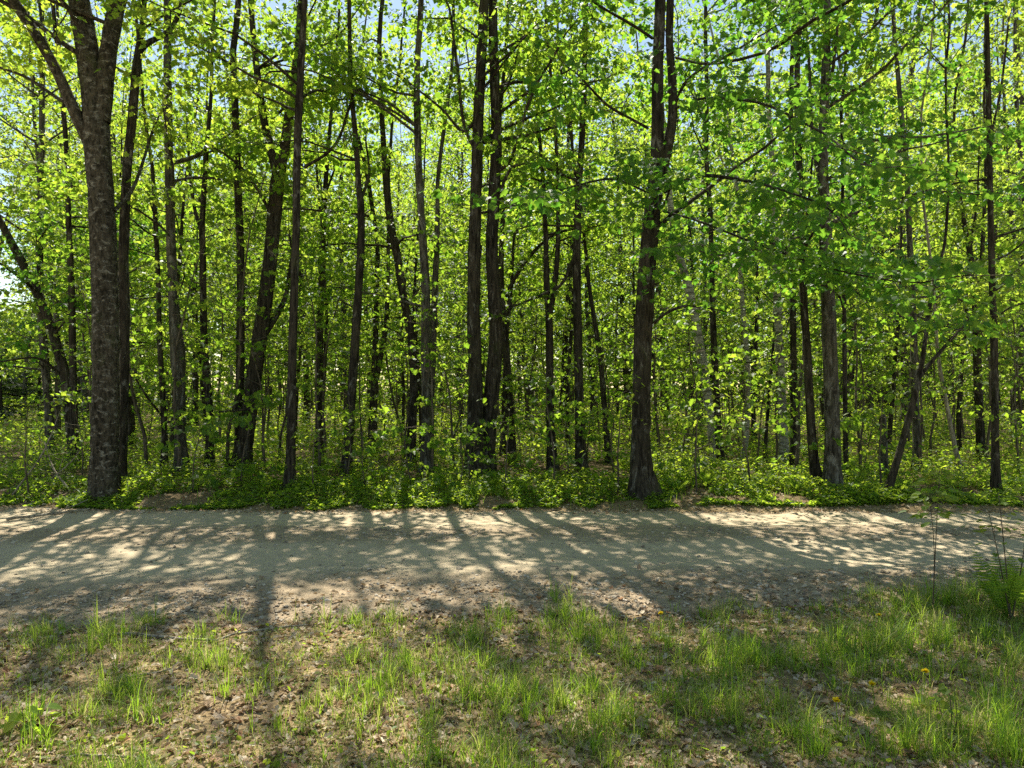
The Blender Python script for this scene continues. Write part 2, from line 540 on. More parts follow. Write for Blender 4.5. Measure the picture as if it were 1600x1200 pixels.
EDGE = 'trees along the forest edge'
T = make_tree
T('maple_tree', 'massive old maple with lichen-mottled bark and three-way fork, thickest trunk', 9.6,
  [(164, 785, 45), (165, 700, 44), (166, 600, 43), (166, 500, 42), (163, 400, 42), (158, 300, 41), (152, 220, 42), (142, 110, 37), (122, -10, 33)], 17,
  forks=[[(158, 190, 30), (166, 110, 28), (176, 40, 27), (190, -20, 25)]],
  limbs=[([(140, 225, 24), (115, 170, 22), (88, 110, 20), (60, 60, 19), (20, 0, 18), (-20, -60, 15)], -.6), ([(120, 170, 8), (85, 150, 7), (40, 120, 6), (-20, 100, 5), (-60, 90, 4)], .8), ([(90, 115, 7), (70, 60, 6), (60, 0, 5), (40, -60, 4)], 1.2),
         ([(178, 330, 8), (210, 290, 7), (240, 200, 5)], 1.0)],
  zmin=4.2, nlimb=28, Lmax=2.9, bark=BARK_OLD, leaf=LEAF_Y, flare=.22, sides=20)
T('maple_tree', 'crooked dark maple hugging the right side of the massive old trunk, forked high up', 10.3,
  [(186, 780, 20), (191, 640, 19), (194, 480, 18), (193, 400, 17), (198, 270, 15), (207, 180, 15), (213, 105, 14), (222, 40, 9), (228, -20, 7)], 15,
  limbs=[([(213, 90, 12), (225, 72, 12), (245, 60, 11), (265, 48, 10), (280, 20, 9), (287, -15, 8)], .3),
         ([(205, 118, 5), (190, 110, 4), (170, 98, 3)], .3)], zmin=3.2, nlimb=15)
T('maple_tree', 'straight mid-sized maple with burl bulge halfway up its grey trunk', 11.7,
  [(285, 755, 21), (282, 690, 19), (281, 620, 18), (278, 560, 25), (272, 480, 17), (268, 400, 16), (264, 250, 14), (262, 120, 13), (262, 40, 12)], 16,
  bark=BARK_GREY, zmin=3, nlimb=16, leaf=LEAF_Y)
T('maple_tree', 'slim dark maple forking into a narrow Y beside the burled trunk', 12.4,
  [(328, 750, 14), (327, 640, 13), (319, 540, 12), (317, 400, 11), (316, 350, 10), (322, 250, 8), (330, 150, 6)], 13,
  limbs=[([(316, 365, 8), (305, 330, 7), (298, 280, 6), (293, 220, 4)], .2)], zmin=2.4, nlimb=14)
T('maple_tree', 'straight dark maple standing against the base of the leaning maple', 12.6,
  [(374, 748, 17), (374, 640, 15), (376, 520, 14), (376, 400, 13), (372, 300, 13), (368, 180, 12), (364, 80, 11)], 16, zmin=3.4, nlimb=15)
T('maple_tree', 'stout dark maple leaning right with a wide V fork at mid-height', 12.2,
  [(376, 750, 30), (384, 690, 27), (396, 600, 26), (409, 510, 25), (420, 430, 25), (428, 350, 24), (434, 285, 24), (444, 235, 17), (452, 180, 16), (464, 90, 13), (472, -10, 11)], 12.5,
  forks=[[(433, 280, 16), (424, 235, 14), (413, 190, 13), (404, 130, 12), (396, 60, 10), (390, -20, 9)]],
  limbs=[([(413, 525, 12), (430, 495, 13), (444, 470, 10), (452, 430, 8), (458, 390, 6)], .6), ([(428, 345, 7), (405, 300, 6), (380, 265, 5), (350, 240, 4)], -.5)],
  zmin=3, nlimb=18, Lmax=2.5)
T('maple_tree', 'tall slender pale-grey maple rising clear right of the leaning maple', 10.0,
  [(452, 782, 17), (455, 700, 16), (456, 600, 15), (459, 480, 14), (463, 350, 13), (464, 250, 13), (468, 150, 13), (474, 40, 11), (478, -30, 9)], 11,
  bark=BARK, zmin=3.8, nlimb=16, leaf=LEAF_Y)
T('maple_tree', 'narrow dark maple with many fine upright forks, left of the bent trunk', 14.5,
  [(497, 720, 12), (499, 620, 12), (500, 520, 11), (503, 400, 10), (506, 330, 9), (512, 240, 7), (520, 150, 5)], 13,
  limbs=[([(504, 360, 6), (497, 300, 5), (493, 230, 4)], .2), ([(506, 310, 5), (525, 260, 4), (545, 220, 3)], .3)], zmin=2.4, nlimb=16)
T('maple_tree', 'bent dark maple with a small high fork like a wishbone', 11.5,
  [(540, 758, 18), (545, 680, 16), (551, 590, 15), (557, 500, 15), (563, 400, 13), (564, 330, 13), (560, 285, 10), (555, 210, 9), (548, 130, 8), (546, 40, 7)], 15,
  limbs=[([(565, 310, 6), (572, 290, 6), (577, 265, 5), (572, 225, 4)], .2), ([(475, 262, 6), (510, 240, 6), (530, 215, 6), (545, 170, 5)], 0.0)],
  zmin=3, nlimb=16)
T('maple_tree', 'dark maple leaning left, its trunk slanting away from the paired grey trunks', 13.2,
  [(641, 740, 16), (645, 650, 15), (647, 580, 15), (640, 510, 14), (630, 460, 14), (621, 400, 14), (611, 350, 13), (603, 280, 11), (598, 200, 9)], 14, zmin=3.4, nlimb=13)
T('maple_tree', 'straight grey maple, stouter of a close pair near the middle', 11.8,
  [(664, 755, 18), (666, 660, 17), (665, 560, 17), (665, 460, 16), (660, 370, 14), (655, 280, 12), (652, 200, 12), (651, 140, 11)], 15,
  bark=BARK_GREY, zmin=3, nlimb=15)
T('maple_tree', 'thin grey maple, slimmer of a close pair near the middle', 12.9,
  [(672, 745, 12), (673, 640, 11), (677, 540, 11), (680, 440, 11), (683, 370, 9), (684, 280, 7)], 13, bark=BARK_GREY, zmin=2.8, nlimb=13)
T('maple_tree', 'thick rough-barked maple, straight left one of the two fused central trunks', 11.3,
  [(746, 762, 38), (742, 690, 30), (743, 600, 25), (740, 500, 23), (741, 400, 22), (744, 300, 20), (747, 200, 19), (752, 90, 18), (758, -20, 16)], 18,
  limbs=[([(746, 240, 7), (725, 195, 6), (715, 110, 6), (705, 30, 5)], -.4), ([(742, 190, 8), (722, 205, 6), (690, 170, 5), (640, 130, 4)], .3),
         ([(745, 130, 5), (765, 110, 5), (800, 80, 4)], -.6)], zmin=3.4, nlimb=20, Lmax=2.6)
T('maple_tree', 'thick maple, right one of the two fused central trunks, bowing outward at its foot', 11.5,
  [(758, 762, 30), (763, 680, 26), (768, 610, 27), (775, 530, 25), (772, 460, 24), (768, 390, 22), (772, 300, 21), (775, 220, 19), (773, 130, 18), (770, 40, 16), (771, -30, 14)], 18,
  limbs=[([(776, 270, 7), (800, 245, 6), (830, 150, 6), (870, 80, 4)], -1.0), ([(772, 330, 6), (800, 262, 6), (850, 262, 5), (905, 285, 4)], -.8),
         ([(773, 160, 5), (795, 130, 4), (815, 60, 4)], .3)], zmin=3.2, nlimb=20, Lmax=2.6)
T('maple_tree', 'slim dark trunk crossing just behind the fused central pair', 13.4,
  [(800, 745, 16), (797, 640, 15), (792, 560, 13), (786, 490, 12), (783, 420, 10), (786, 340, 8)], 14,
  limbs=[([(790, 530, 7), (797, 480, 7), (800, 430, 6), (803, 370, 5)], .3), ([(785, 470, 8), (820, 410, 7), (860, 370, 6), (900, 355, 4)], -.4)], zmin=2.8, nlimb=14)
T('maple_tree', 'dark maple with a low tight fork between the central pair and the straight black trunk', 12.6,
  [(864, 745, 17), (860, 660, 15), (859, 580, 14), (858, 500, 13), (854, 440, 11), (853, 380, 9), (850, 300, 7)], 14,
  forks=[[(860, 490, 9), (866, 450, 10), (871, 400, 9), (872, 340, 7), (870, 260, 6)]], zmin=2.8, nlimb=15)
T('maple_tree', 'straight near-black maple trunk with few branches, right of centre', 12.3,
  [(908, 748, 20), (906, 670, 17), (904, 580, 16), (902, 490, 15), (901, 400, 14), (904, 300, 12), (909, 220, 11), (913, 120, 10), (915, 20, 9)], 16,
  limbs=[([(898, 400, 7), (880, 440, 6), (860, 455, 6), (800, 480, 3)], -.2)], zmin=3.6, nlimb=15)
T('maple_tree', 'big maple with flared foot and split upper trunk, thickest on the right half', 9.6,
  [(1004, 790, 44), (1001, 720, 35), (1001, 640, 31), (1003, 560, 31), (1007, 470, 31), (1013, 390, 30), (1020, 320, 28), (1026, 260, 26), (1027, 190, 21), (1027, 110, 20), (1030, 40, 19), (1032, -30, 17)], 18,
  forks=[[(1030, 285, 18), (1043, 235, 17), (1051, 180, 16), (1050, 120, 15), (1046, 70, 13), (1047, 10, 13), (1050, -50, 12)]],
  limbs=[([(1038, 300, 9), (1068, 283, 8), (1100, 274, 8), (1150, 280, 7), (1200, 290, 5), (1260, 310, 4)], -2.2),
         ([(1022, 505, 6), (1040, 490, 6), (1070, 478, 5), (1105, 482, 3)], -.5),
         ([(1054, 165, 7), (1070, 130, 7), (1100, 105, 6), (1135, 88, 5), (1180, 60, 4)], -1.2),
         ([(1054, 170, 6), (1090, 155, 6), (1140, 155, 5), (1200, 165, 5), (1290, 210, 4)], -2.6),
         ([(1012, 200, 6), (985, 185, 5), (950, 165, 5), (915, 130, 4)], -.8),
         ([(1020, 60, 6), (990, 40, 6), (955, 20, 5), (930, 5, 4)], -.6),
         ([(1056, 90, 6), (1110, 100, 6), (1200, 80, 7), (1265, 35, 7), (1330, 0, 6), (1400, -50, 5)], -2.6),
         ([(1036, 330, 5), (1090, 345, 5), (1180, 380, 5), (1300, 420, 4), (1400, 440, 3)], -2.2),
         ([(1010, 300, 5), (960, 280, 5), (900, 290, 4), (840, 310, 3)], -1.4)],
  zmin=3.8, nlimb=16, Lmax=3.0, leaf=LEAF_D, dens=56, flare=.5, sides=18, spread=1.15)
T('birch_tree', 'white-barked birch leaning left, broad pale trunk mottled with black', 13.6,
  [(1126, 765, 16), (1118, 710, 16), (1108, 640, 16), (1098, 570, 16), (1088, 510, 15), (1076, 450, 14), (1062, 400, 13), (1050, 340, 11), (1042, 260, 9)], 15,
  bark=BIRCH, zmin=4, nlimb=12, leaf=LEAF_G, tmpl=KITE, size=.08)
T('maple_tree', 'dark slender maple close against the right side of the leaning birch', 13.0,
  [(1128, 770, 13), (1123, 680, 12), (1118, 590, 11), (1114, 500, 11), (1112, 420, 9), (1110, 330, 8)], 14, zmin=3, nlimb=13, leaf=LEAF_D)
T('birch_tree', 'thin crooked white birch with a swaying S-shaped trunk', 14.8,
  [(1150, 775, 9), (1160, 720, 9), (1168, 650, 9), (1168, 580, 9), (1163, 510, 9), (1158, 450, 8), (1155, 360, 6)], 13, bark=BIRCH, zmin=4, nlimb=10, tmpl=KITE, size=.08)
T('birch_tree', 'straight white birch trunk standing beside a thin dark trunk', 13.4,
  [(1228, 765, 16), (1224, 700, 16), (1221, 620, 15), (1217, 540, 14), (1214, 460, 13), (1212, 380, 11), (1208, 280, 9)], 15, bark=BIRCH, zmin=4, nlimb=12, tmpl=KITE, size=.08)
T('maple_tree', 'thin dark maple pressed between the straight birch and the twin maples', 12.6,
  [(1240, 775, 12), (1240, 680, 11), (1240, 580, 11), (1239, 480, 11), (1238, 380, 9), (1237, 280, 8)], 14, zmin=3, nlimb=13, leaf=LEAF_D)
T('maple_tree', 'slimmer left stem of the twin maples, curving out at its foot', 10.1,
  [(1284, 790, 20), (1272, 720, 16), (1266, 640, 15), (1262, 560, 14), (1256, 470, 13), (1252, 390, 12), (1250, 300, 11), (1246, 200, 10)], 15, zmin=2.8, nlimb=15, leaf=LEAF_D,
  limbs=[([(1253, 420, 5), (1262, 330, 5), (1270, 240, 4)], .3)])
T('maple_tree', 'straight thick grey right trunk of the twin maples', 9.9,
  [(1299, 792, 30), (1301, 700, 26), (1299, 620, 25), (1296, 530, 24), (1293, 450, 23), (1290, 370, 21), (1286, 280, 18), (1287, 180, 15), (1292, 60, 13)], 17,
  bark=BARK_GREY, zmin=2.8, nlimb=20, Lmax=2.7, leaf=LEAF_D,
  limbs=[([(1284, 300, 7), (1270, 220, 7), (1266, 130, 6), (1262, 60, 5)], .3), ([(1296, 440, 5), (1370, 470, 5), (1450, 500, 3)], -1.8), ([(1290, 350, 5), (1220, 380, 5), (1120, 400, 3)], -2.0)])
T('maple_tree', 'very thin dark stem just right of the twin maples', 10.6,
  [(1323, 780, 9), (1321, 690, 8), (1320, 600, 8), (1319, 500, 7), (1318, 400, 6)], 9, zmin=2.4, nlimb=10, leaf=LEAF_D, Lmax=1.6)
T('maple_tree', 'dark sapling slanting right from the verge, parting into two long bare arms', 9.5,
  [(1385, 795, 14), (1396, 740, 12), (1410, 690, 11), (1425, 635, 11), (1438, 580, 9), (1446, 530, 7), (1452, 480, 7), (1463, 430, 6), (1476, 380, 5), (1482, 300, 4)], 7.5,
  limbs=[([(1436, 590, 8), (1460, 560, 7), (1500, 515, 6), (1540, 470, 6), (1580, 430, 4), (1620, 390, 3)], .2)], zmin=3, nlimb=9, Lmax=1.6, flare=.3)
T('maple_tree', 'straight grey-brown trunk standing behind the slanting two-armed sapling', 12.4,
  [(1433, 765, 13), (1432, 680, 12), (1429, 590, 12), (1427, 500, 11), (1424, 430, 11), (1420, 350, 9), (1416, 250, 8)], 14, bark=BARK_GREY, zmin=2.8, nlimb=14, leaf=LEAF_F)
T('tree_snag', 'broken dead trunk with no crown, snapped off at head height', 11.4,
  [(1382, 780, 15), (1381, 730, 14), (1380, 690, 14), (1379, 652, 12), (1379, 648, 3)], 3, bark=BARK_GREY, dead=True, cat='dead tree', group=None)
T('maple_tree', 'slender straight dark tree standing at the right end of the verge', 9.6,
  [(1556, 795, 14), (1555, 700, 12), (1554, 600, 12), (1552, 500, 11), (1549, 400, 10), (1547, 300, 9), (1545, 180, 9), (1542, 50, 8), (1541, -30, 7)], 14,
  zmin=2.8, nlimb=17, leaf=LEAF_F, tmpl=MAPLE2,
  limbs=[([(1547, 280, 5), (1500, 285, 4), (1450, 300, 3)], .4), ([(1553, 500, 4), (1580, 480, 3), (1620, 470, 3)], -.2), ([(1549, 210, 4), (1565, 130, 4), (1575, 40, 4)], .1)])
T('maple_tree', 'thin dead-looking trunk with reddish sunlit bark leaning left at right', 12.6,
  [(1502, 755, 8), (1497, 720, 8), (1486, 670, 7), (1475, 610, 7), (1466, 560, 6), (1460, 480, 5)], 9, bark=DEADWOOD, zmin=3, nlimb=8, leaf=LEAF_F, Lmax=1.5)
T('maple_tree', 'dark forked trunk half hidden in leaves left of the slender end tree', 14.4,
  [(1535, 770, 15), (1532, 680, 14), (1527, 560, 13), (1524, 470, 12), (1518, 410, 10), (1505, 340, 7), (1495, 270, 5)], 13,
  forks=[[(1526, 500, 9), (1532, 440, 8), (1536, 370, 7), (1540, 290, 5)]], zmin=2.6, nlimb=14, leaf=LEAF_F, tmpl=MAPLE2)
T('maple_tree', 'dark tree leaning left at the left edge, its trunk slanting toward open sky', 13.6,
  [(120, 760, 19), (113, 680, 18), (104, 600, 17), (92, 550, 16), (76, 500, 15), (55, 450, 15), (32, 405, 14), (8, 360, 12), (-30, 290, 10)], 11,
  limbs=[([(75, 500, 7), (60, 440, 6), (62, 380, 5)], .4), ([(100, 590, 5), (60, 560, 4), (0, 565, 3)], -.8)], zmin=2.4, nlimb=14, leaf=LEAF_D)
T('maple_tree', 'straight slim dark trunk between the left leaning tree and the massive maple', 12.8,
  [(118, 765, 13), (116, 660, 12), (114, 560, 11), (112, 450, 11), (108, 360, 9), (105, 250, 8)], 13, zmin=2.6, nlimb=14, leaf=LEAF_D)
T('maple_tree', 'thin wavering maple between the massive maple and the burled trunk', 12.2,
  [(256, 752, 11), (257, 680, 10), (253, 600, 9), (249, 520, 9), (247, 430, 8), (243, 350, 8), (238, 260, 6)], 11, zmin=2, nlimb=14, Lmax=1.9,
  limbs=[([(257, 660, 5), (290, 655, 5), (330, 645, 4), (390, 640, 3)], -.6), ([(257, 655, 5), (230, 620, 4), (205, 580, 3)], -.5)])
T('maple_tree', 'forked grey tree low among leaves between the bent and left-leaning maples', 15.5,
  [(578, 750, 16), (582, 680, 15), (584, 620, 14), (586, 560, 11), (588, 480, 9), (590, 400, 8)], 12,
  forks=[[(584, 610, 10), (594, 560, 10), (603, 510, 9), (606, 450, 7)]], zmin=2.6, nlimb=13, tmpl=MAPLE2)
T('maple_tree', 'slanting thin dark tree bending left, between the black trunk and big flared maple', 13.6,
  [(952, 745, 12), (948, 680, 11), (943, 620, 10), (938, 560, 9), (929, 500, 8), (921, 450, 7), (915, 390, 6)], 11, zmin=2.4, nlimb=12, tmpl=MAPLE2)

MAIN = [(166, 'the massive maple'), (285, 'the burled trunk'), (376, 'the leaning maple'), (454, 'the pale-grey maple'), (541, 'the bent maple'),
        (664, 'the grey pair'), (752, 'the central pair'), (862, 'the forked maple'), (908, 'the black trunk'), (1004, 'the flared maple'),
        (1125, 'the leaning birch'), (1228, 'the straight birch'), (1300, 'the twin maples'), (1433, 'the grey-brown trunk'), (1556, 'the end tree')]
ORD = ['leftmost', 'second from left', 'third from left', 'fourth from left', 'fifth from left', 'sixth from left', 'seventh from left', 'eighth from left', 'ninth from left', 'tenth from left', 'eleventh from left', 'twelfth from left', 'thirteenth from left', 'fourteenth from left', 'fifteenth from left', 'sixteenth from left', 'seventeenth from left', 'eighteenth from left']


def label_by_gap(items, lead):
    """items: (pixel x, object). A label that says between which trees, and which one of those there"""
    from collections import defaultdict
    gaps = defaultdict(list)
    for px, o in items:
        k = sum(px > a for a, _ in MAIN); gaps[k].append((px, o))
    for k, g in gaps.items():
        g.sort(key=lambda a: a[0])
        if k == 0: where = 'left of the massive maple'
        elif k == len(MAIN): where = 'right of the end tree'
        else: where = 'between %s and %s' % (MAIN[k - 1][1][4:], MAIN[k][1][4:])
        for i, (px, o) in enumerate(g):
            w = '' if len(g) == 1 else (', ' + ('rightmost' if i == len(g) - 1 else ORD[min(i, 17)]))
            o['label'] = '%s %s%s' % (lead, where, w)


# -------- deeper trees: six kinds, copied
def proto_tree(H, r, nlimb, Lmax, leaf, bark, dens, size, zmin, tmpl=KITE, lean=.04):
    root = empty('forest_tree', (0, 0, 0), 'x', 'tree', 'slim trees deep in the woods')
    n = 16
    sp = grow((0, 0, -.1), (U(-lean, lean), U(-lean, lean), 1), H, n, .035, .03)
    rr = r * (1 - np.linspace(0, 1, n + 1) ** 1.2 * .9); rr[0] *= 1.4
    tr = MB(); cr = MB(); acc = []
    tube(tr, sp, rr, 8, 0, .03)
    az = U(0, 6.28)
    for z in np.sort(zmin + (H - zmin) * U(0, 1, nlimb)):
        p, r0, i = at_height(sp, rr, min(z, H * .93)); az += 2.4 + U(-.5, .5)
        q = (z - zmin) / (H - zmin)
        L = Lmax * (.55 + .8 * math.sin(math.pi * min(1, .2 + q * .8))) * U(.55, 1.1)
        el = U(.05, .5) + .5 * q
        lp = grow(p, (math.cos(az) * math.cos(el), math.sin(az) * math.cos(el), math.sin(el)), L, 5, .14, 0)
        tube(tr, lp, np.linspace(min(.45 * r0, .01 + .009 * L), .004, 6), 4, 0)
        leaf_spray(acc, lp, L, dens, 1.0, .36, size, cr, .005)
    emit(acc, cr, tmpl, 0)
    tr.build('trunk', [bark], root); cr.build('crown', [leaf, TWIG], root)
    return root


PROTO = [proto_tree(15, .09, 32, 2.0, LEAF_F, BARK_GREY, 52, .108, 1.2),
         proto_tree(17, .11, 36, 2.3, LEAF_G, BARK, 52, .108, 1.6),
         proto_tree(9, .06, 22, 1.7, LEAF_F, BARK, 52, .102, 1.9),
         proto_tree(18, .13, 38, 2.4, LEAF_F, BARK_GREY, 53, .112, 1.8),
         proto_tree(8, .05, 24, 1.8, LEAF_G, BARK, 52, .1, 1.5),
         proto_tree(15, .09, 26, 1.9, LEAF_F, BIRCH, 46, .09, 2.5),
         proto_tree(17, .12, 34, 2.4, LEAF_F, BARK_GREY, 53, .11, 7.8)]
spots = []
tries = 0
while len(spots) < 200 and tries < 9000:
    tries += 1
    Yd = 14.5 + 36 * U() ** 1.1
    px = U(-220, 1780)
    if px < 55 and not 23 < Yd < 36: continue
    x = (px - 800) / F * Yd
    if all((x - a) ** 2 + (Yd - b) ** 2 > (1.0 + .02 * Yd) ** 2 for a, b, _ in spots): spots.append((x, Yd, px))
deep = []
used = set()
for x, Yd, px in spots:
    k = (int(rng.choice([0, 2, 4, 2, 4])) if Yd < 22 else int(rng.choice([0, 1, 3, 0, 1, 3, 2]))) if U() > .08 or Yd < 22 else 5
    if px < 55: k = 6
    o = PROTO[k] if k not in used else copy_tree(PROTO[k]); used.add(k)
    o.location = (x, Yd, float(gh(x, Yd))); o.rotation_euler = (0, 0, U(0, 6.28)); s = U(.8, 1.15)
    o.scale = (s, s, s)
    deep.append((px, o))
label_by_gap(deep, 'slim background tree')
for k, o in enumerate(PROTO):
    if k not in used:
        o.location = (3 * k - 8, 40, 0); deep.append((800, o))


# -------- understorey saplings: five kinds, copied
def proto_sapling(H, leaf, n, dens, size, tmpl):
    root = empty('sapling', (0, 0, 0), 'x', 'sapling', 'leafy saplings under the trees')
    st = MB(); cr = MB(); acc = []
    sp = grow((0, 0, -.05), (U(-.1, .1), U(-.1, .1), 1), H, 8, .08, .05)
    tube(st, sp, np.linspace(.008 + .005 * H, .004, 9), 5, 0)
    az = U(0, 6.28)
    for z in np.linspace(.3 * H, .97 * H, n):
        p, r0, i = at_height(sp, np.ones(9), z); az += 2.3
        L = (.35 + .22 * H) * U(.5, 1) * (1.15 - .6 * z / H)
        lp = grow(p, (math.cos(az), math.sin(az), U(.1, .6)), L, 4, .12, -.04)
        tube(st, lp, np.linspace(.006, .003, 5), 3, 0)
        leaf_spray(acc, lp, L, dens, .42, .16, size, cr, .003)
    emit(acc, cr, tmpl, 0)
    st.build('stem', [TWIG], root); cr.build('leaves', [leaf, TWIG], root)
    return root


SAP = [proto_sapling(1.6, LEAF_G, 9, 32, .075, MAPLE), proto_sapling(2.6, LEAF_G, 12, 30, .075, MAPLE), proto_sapling(3.6, LEAF_G, 15, 29, .075, MAPLE2),
       proto_sapling(.9, LEAF_G, 7, 36, .08, MAPLE), proto_sapling(4.6, LEAF_F, 18, 27, .078, MAPLE2), proto_sapling(1.2, HERB, 8, 32, .07, OVAL)]
sap = []; used = set(); spots = []
tries = 0
while len(spots) < 180 and tries < 9000:
    tries += 1
    Yd = 10.2 + 18 * U() ** 1.2 if len(spots) > 14 else U(9.6, 10.2)
    px = U(-60, 1660); x = (px - 800) / F * Yd
    if px < 75 and Yd > 11.5: continue
    if all((x - a) ** 2 + (Yd - b) ** 2 > .58 ** 2 for a, b, _ in spots): spots.append((x, Yd, px))
for x, Yd, px in spots:
    k = int(rng.choice([0, 3, 5])) if Yd < 11 else int(rng.choice([0, 1, 2, 4, 1, 2]))
    o = SAP[k] if k not in used else copy_tree(SAP[k]); used.add(k)
    o.location = (x, Yd, float(gh(x, Yd))); o.rotation_euler = (0, 0, U(0, 6.28)); s = U(.8, 1.2); o.scale = (s, s, s)
    sap.append((px, o))
label_by_gap(sap, 'leafy sapling')


# -------- conifers
def conifer(label, px, Yd, H, zlow, Lb, grp=None, dens=1.0):
    x = (px - 800) / F * Yd; base = np.array([x, Yd, float(gh(x, Yd)) - .05])
    root = empty('conifer_tree', base, label, 'conifer', grp)
    tr = MB(); cr = MB(); acc = []
    sp = grow(base, (0, 0, 1), H, 14, .02, .03)
    tube(tr, sp, np.linspace(.05 + .008 * H, .01, 15), 8, 0)
    for z in np.arange(zlow, H * .98, .2 / dens):
        p, r0, i = at_height(sp, np.ones(15), base[2] + z)
        q = (z - zlow) / (H - zlow)
        for _ in range(2):
            az = U(0, 6.28); L = Lb * (1 - q) ** .8 * U(.7, 1.1) + .15
            lp = grow(p, (math.cos(az), math.sin(az), U(-.15, .1)), L, 5, .06, -.03)
            tube(cr, lp, np.linspace(.012, .003, 6), 3, 1)
            k = int(130 * L)
            s = U(.12, 1, k) * 5; a = np.clip(s.astype(int), 0, 4); fr = (s - a)[:, None]
            pos = lp[a] * (1 - fr) + lp[a + 1] * fr
            tg = norm(lp[-1] - lp[0]); sd = norm(np.cross(tg, [0, 0, 1.]))
            off = U(-1, 1, k)[:, None] * sd * (.28 * L * (1.1 - s / 5))[:, None] + rng.normal(0, .02, (k, 3))
            dv = tg + sd * np.sign(U(-1, 1, k))[:, None] * .9 + rng.normal(0, .25, (k, 3)); dv[:, 2] -= .15
            acc.append((pos + off, dv, rng.normal(0, .3, (k, 3)) + [0, 0, 1.], U(.1, .2, k)))
    emit(acc, cr, LANCE, 0)
    tr.build('trunk', [BARK], root); cr.build('crown', [NEEDLE, TWIG], root)


conifer('dark dense spruce at the left edge under the bright gap of sky', 2, 12.6, 3.1, .3, 1.15, dens=1.7)
conifer('grey-green hemlock with low drooping boughs left of the massive maple', 62, 14.8, 4.0, .4, 1.9)
conifer('hemlock with thin feathery boughs behind the twin maples', 1362, 13.6, 5.2, 1.7, 1.7)
conifer('small hemlock seen through the gap left of the big flared maple', 962, 22, 5.5, .8, 1.5)

# -------- the far-off wood closing the view
m = MB(); acc = []
n = 230000
a = U(-1, 1, n); Yd = U(46, 76, n)
x = a * Yd * .95; top = np.where(x / Yd < -.672, 7.0, 14 + 10 * vnoise(x, Yd, 6, 31))
z = top * U(0.0, 1, n)
pos = np.stack([x, Yd, z], 1) + rng.normal(0, .4, (n, 3))
leaves(m, pos, rng.normal(0, 1, (n, 3)) * [1, 1, .5] - [0, 0, .3], rng.normal(0, .5, (n, 3)) + [0, 0, 1.], U(.2, .45, n), KITE, 0)
for k in range(110):
    yy = U(52, 76); xx = U(-.95, .95) * yy
    tube(m, grow((xx, yy, -.1), (U(-.05, .05), 0, 1), U(8, 13), 6, .03, .02), np.linspace(.13, .03, 7), 5, 1)
tag(m.build('far_woods', [LEAF_F, BARK_GREY]), 'sunlit green wood closing the view beyond the trunks', 'woods', None, 'stuff')

# -------- undergrowth along the verge beyond the road
m = MB()
n = 170000
Yd = 9.1 + 24 * U(0, 1, n) ** 2.2; x = U(-.8, .8, n) * Yd
cl = vnoise(x, Yd, .32, 41) * .6 + vnoise(x, Yd, 1.4, 42) * .4
keep = (cl > .36 + .1 * sstep(10.3, 12.5, Yd) + .03 * (1 - sstep(.2, 1.0, Yd - far_edge(x)))) & (Yd > far_edge(x) - .15 + .35 * vnoise(x, Yd * 0, .25, 44))
x, Yd, cl = x[keep], Yd[keep], cl[keep]; n = len(x)
hh = (.035 + (.32 + .09 * (Yd - 9)) * (cl - .3) * 1.2 + .3 * np.maximum(0, vnoise(x, Yd, .8, 45) - .62)) * U(0, 1, n) ** .8 * (.25 + .75 * sstep(0, 1.2, Yd - far_edge(x)))
pos = np.stack([x, Yd, gh(x, Yd) + hh], 1)
dv = rng.normal(0, 1, (n, 3)); dv[:, 2] = U(-.4, .5, n)
leaves(m, pos, dv, rng.normal(0, .45, (n, 3)) + [0, 0, 1.], U(.025, .07, n) * (1 + .05 * (Yd - 9)), OVAL, 0)
k = n // 5
tags = np.stack([pos[:k], pos[:k] * [1, 1, 0] + np.stack([rng.normal(0, .03, k), rng.normal(0, .03, k), gh(x[:k], Yd[:k])], 1)], 1)
side = np.array([.003, 0, 0])
v = np.stack([tags[:, 1] - side, tags[:, 1] + side, tags[:, 0]], 1)
m.add(v, np.arange(k * 3).reshape(-1, 3), 0)
tag(m.build('undergrowth', [HERB]), 'low leafy undergrowth along the far side of the dirt road', 'undergrowth', None, 'stuff')


# ------------------------------------------------------------------ grass
def blades(mb, base, h, w, lean_dir, lean, mat=0, seg=4):
    n = len(base)
    t = np.linspace(0, 1, seg + 1)
    ld = np.stack([np.cos(lean_dir), np.sin(lean_dir), np.zeros(n)], 1)
    sd = np.stack([-np.sin(lean_dir + U(-.8, .8, n)), np.cos(lean_dir), np.zeros(n)], 1)
    cx = base[:, None] + (h * lean)[:, None, None] * ld[:, None] * (t ** 2)[None, :, None]
    zz = h[:, None] * (t[None] - .35 * (lean[:, None] * t[None] ** 2))
    cx[:, :, 2] += zz
    ww = w[:, None] * np.array([.8, 1, .85, .55, .04])[None, :seg + 1]
    v = np.stack([cx - ww[..., None] * sd[:, None], cx + ww[..., None] * sd[:, None]], 2)
    i = np.arange(n)[:, None] * (seg + 1) * 2 + np.arange(seg)[None] * 2
    mb.add(v.reshape(-1, 3), np.stack([i, i + 1, i + 3, i + 2], -1).reshape(-1, 4), mat, True)


def tuft(mb, x, y, n, h, spread, mat=0, lean=.5):
    r = np.abs(rng.normal(0, spread, n)); a = U(0, 6.28, n)
    bx, by = x + r * np.cos(a), y + r * np.sin(a)
    base = np.stack([bx, by, gh(bx, by) - .005], 1)
    blades(mb, base, h * U(.45, 1.1, n), U(.0009, .0026, n), a + rng.normal(0, .6, n), np.clip(rng.normal(lean, .3, n), .05, 1.3), mat)


